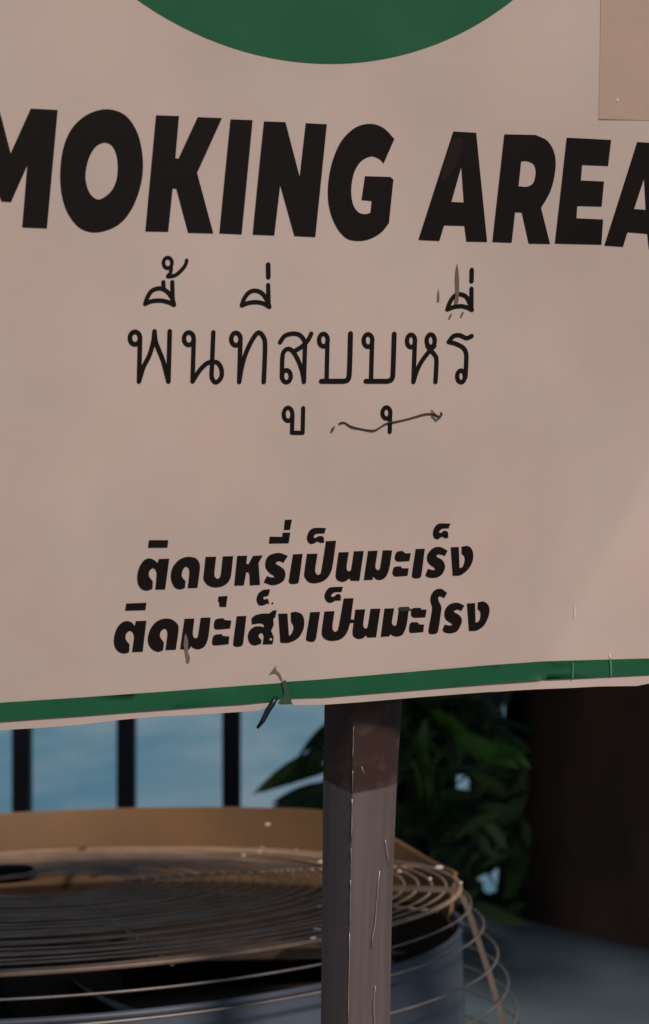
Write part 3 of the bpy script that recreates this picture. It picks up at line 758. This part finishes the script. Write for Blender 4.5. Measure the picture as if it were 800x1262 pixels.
for r, z in side2+side:
    vs, fs = tube(circ(r+.008*min(1, -z/.03), z-.009, 110, .0015), .0013, 6, True); fp('cage_wire', vs, fs, M_CAGE2)
# flat straps over the cage
def strap(az, wid=.0065, rin=.375):
    path = [(rin, .006), (.42, .0045), (.447, .003), (.455, -.006), (.463, -.030), (.471, -.058), (.480, -.088), (.488, -.119), (.495, -.150), (.500, -.182), (.503, -.25), (.497, -.33)]
    vs, fs = [], []
    ca_, sa_ = math.cos(az), math.sin(az)
    for i, (r, z) in enumerate(path):
        a_ = path[max(i-1, 0)]; b_ = path[min(i+1, len(path)-1)]
        tx, tz = b_[0]-a_[0], b_[1]-a_[1]; L = math.hypot(tx, tz); nx, nz = -tz/L*.0022, tx/L*.0022
        if nz < 0 and i < 3: nx, nz = -nx, -nz
        for s, o_ in ((-1, 1), (1, 1), (1, -1), (-1, -1)):
            rr = r+nx*o_; zz = z+nz*o_
            vs.append((rr*ca_-s*wid*sa_, rr*sa_+s*wid*ca_, zz))
    for i in range(len(path)-1):
        for k in range(4): fs.append((i*4+k, i*4+(k+1) % 4, i*4+4+(k+1) % 4, i*4+4+k))
    fs += [(0, 1, 2, 3), tuple(len(vs)-4+k for k in (3, 2, 1, 0))]
    fp('strap', vs, fs, M_TAN2, False)
for az in (-9, -90, -176, 94): strap(rad(az), .0068 if az == -9 else .0042, .375 if az != -90 else .44)
# raised collar round the far side
def arc_wall(name, r0, r1, zlo, zhi, a0, a1, m, n=72, th=.004):
    vs, fs = [], []
    for i in range(n+1):
        t = i/n; a_ = rad(a0+(a1-a0)*t); ca_, sa_ = math.cos(a_), math.sin(a_)
        hi = zhi(t) if callable(zhi) else zhi
        for r, z in ((r0, zlo), (r0-th, zlo), (r1-th, hi), (r1, hi)): vs.append((r*ca_, r*sa_, z))
    for i in range(n):
        for k in range(4): fs.append((i*4+k, i*4+(k+1) % 4, i*4+4+(k+1) % 4, i*4+4+k))
    fs += [(0, 1, 2, 3), (n*4+3, n*4+2, n*4+1, n*4)]
    o = fp(name, vs, fs, m)
    bmx = bmesh.new(); bmx.from_mesh(o.data); bmesh.ops.recalc_face_normals(bmx, faces=bmx.faces); bmx.to_mesh(o.data); bmx.free()
    md = o.modifiers.new('e', 'EDGE_SPLIT'); md.split_angle = rad(40)
    return o
def coll(deg):
    x = min(1, max(0, (deg-14)/38)); x = x*x*(3-2*x)
    y = min(1, max(0, (190-deg)/50)); return .047*x*y**.5
arc_wall('collar', FR-.004, FR+.004, -.050, lambda t: .004+coll(6+186*t), 6, 192, M_TAN)
vs, fs = tube([((FR+.003)*math.cos(rad(6+186*i/72)), (FR+.003)*math.sin(rad(6+186*i/72)), .0045+coll(6+186*i/72)) for i in range(73)], .0022, 6)
fp('collar_rim', vs, fs, M_TAN)
# drum and its dark inside
arc_wall('drum', .450, .450, -.40, -.040, 0, 360, M_DRUM, 96)
arc_wall('drum_lining', .443, .443, -.38, -.045, 0, 360, M_DARK, 96, .003)
vs, fs = tube(circ(.449, -.040), .0035, 6, True); fp('drum_lip', vs, fs, M_DRUM)
n = 96; fp('drum_floor', circ(.440, -.12), [tuple(range(n))], mat('drum_floor', (.12, .08, .055), .9, noise=(6, (.07, .047, .034), .3, .7)), False)
# blades, motor and hub
for k in range(5):
    a0 = 2*math.pi*k/5+.4; vs, fs = [], []
    for i in range(9):
        t = i/8; r = .07+.33*t
        for j in range(5):
            s = (j/4-.5)*(.75+.15*t); a_ = a0+s+.25*t
            vs.append((r*math.cos(a_), r*math.sin(a_), -.11+(j/4-.5)*-.07*(1-.4*t)))
    for i in range(8):
        for j in range(4): fs.append((i*5+j, i*5+j+1, i*5+6+j, i*5+5+j))
    o = fp('blade', vs, fs, mat('blade', (.03, .03, .035), .4, metal=.3) if k == 0 else bpy.data.materials['blade'])
    md = o.modifiers.new('s', 'SOLIDIFY'); md.thickness = .002
def lathe(profile, n=40, cx=0, cy=0):
    vs, fs = [], []
    for r, z in profile:
        for k in range(n): vs.append((cx+r*math.cos(2*math.pi*k/n), cy+r*math.sin(2*math.pi*k/n), z))
    for i in range(len(profile)-1):
        for k in range(n): fs.append((i*n+k, i*n+(k+1) % n, (i+1)*n+(k+1) % n, (i+1)*n+k))
    fs += [tuple(range(n))[::-1], tuple((len(profile)-1)*n+k for k in range(n))]
    return vs, fs
fp('motor', *lathe([(.06, -.26), (.075, -.24), (.075, -.09), (.05, -.06)]), M_DARK)
fp('hub_cap', *lathe([(.038, .004), (.040, .010), (.034, .017), (.02, .019), (.01, .020)], 40, -.080, .12), M_HUB)
# radial ribs under the wires
for k in range(8):
    a_ = rad(22.5+45*k)
    vs, fs = tube([(r*math.cos(a_), r*math.sin(a_), -.022*((r/FR)**2.2-1)*.6-.0025) for r in (.08, .18, .28, .38, .449)], .0018, 6)
    fp('rib', vs, fs, M_CAGE)
# glints on the fan, put in as small white beads
rd = random.Random(3)
for (u, v_, s) in [(330, 1016, 2.6), (300, 1054, 3.4), (320, 1050, 2.3), (323, 1044, 2.0), (365, 1047, 1.6), (395, 1062, 2.2), (393, 1117, 1.8), (391, 1145, 2.8), (386, 1156, 2.4), (91, 1072, 2.0),
                   (541, 1069, 3.2), (530, 1083, 2.6), (492, 1074, 2.0), (568, 1088, 2.4)]:
    d = ray(u, v_); o_ = FCc+e3*(.045 if v_ < 1030 else .007)
    t = (o_-CAM).dot(e3)/d.dot(e3); X = CAM+d*t
    L = FM.inverted() @ X
    bm = bmesh.new(); bmesh.ops.create_icosphere(bm, subdivisions=2, radius=s*.0008, matrix=Matrix.Translation(L) @ Matrix.Rotation(rd.uniform(0, 3), 4, 'Z') @ Matrix.Diagonal((2.0, .9, .7, 1)))
    o = bm_obj('wire_glint', bm, M_GLINT, fan, world=False)
    for p in o.data.polygons: p.use_smooth = True
# foot of the fan
fp('pedestal', *lathe([(.32, -1.02), (.30, -.99), (.09, -.96), (.06, -.90), (.06, -.42), (.2, -.40), (.42, -.395)], 40), M_DRUM)
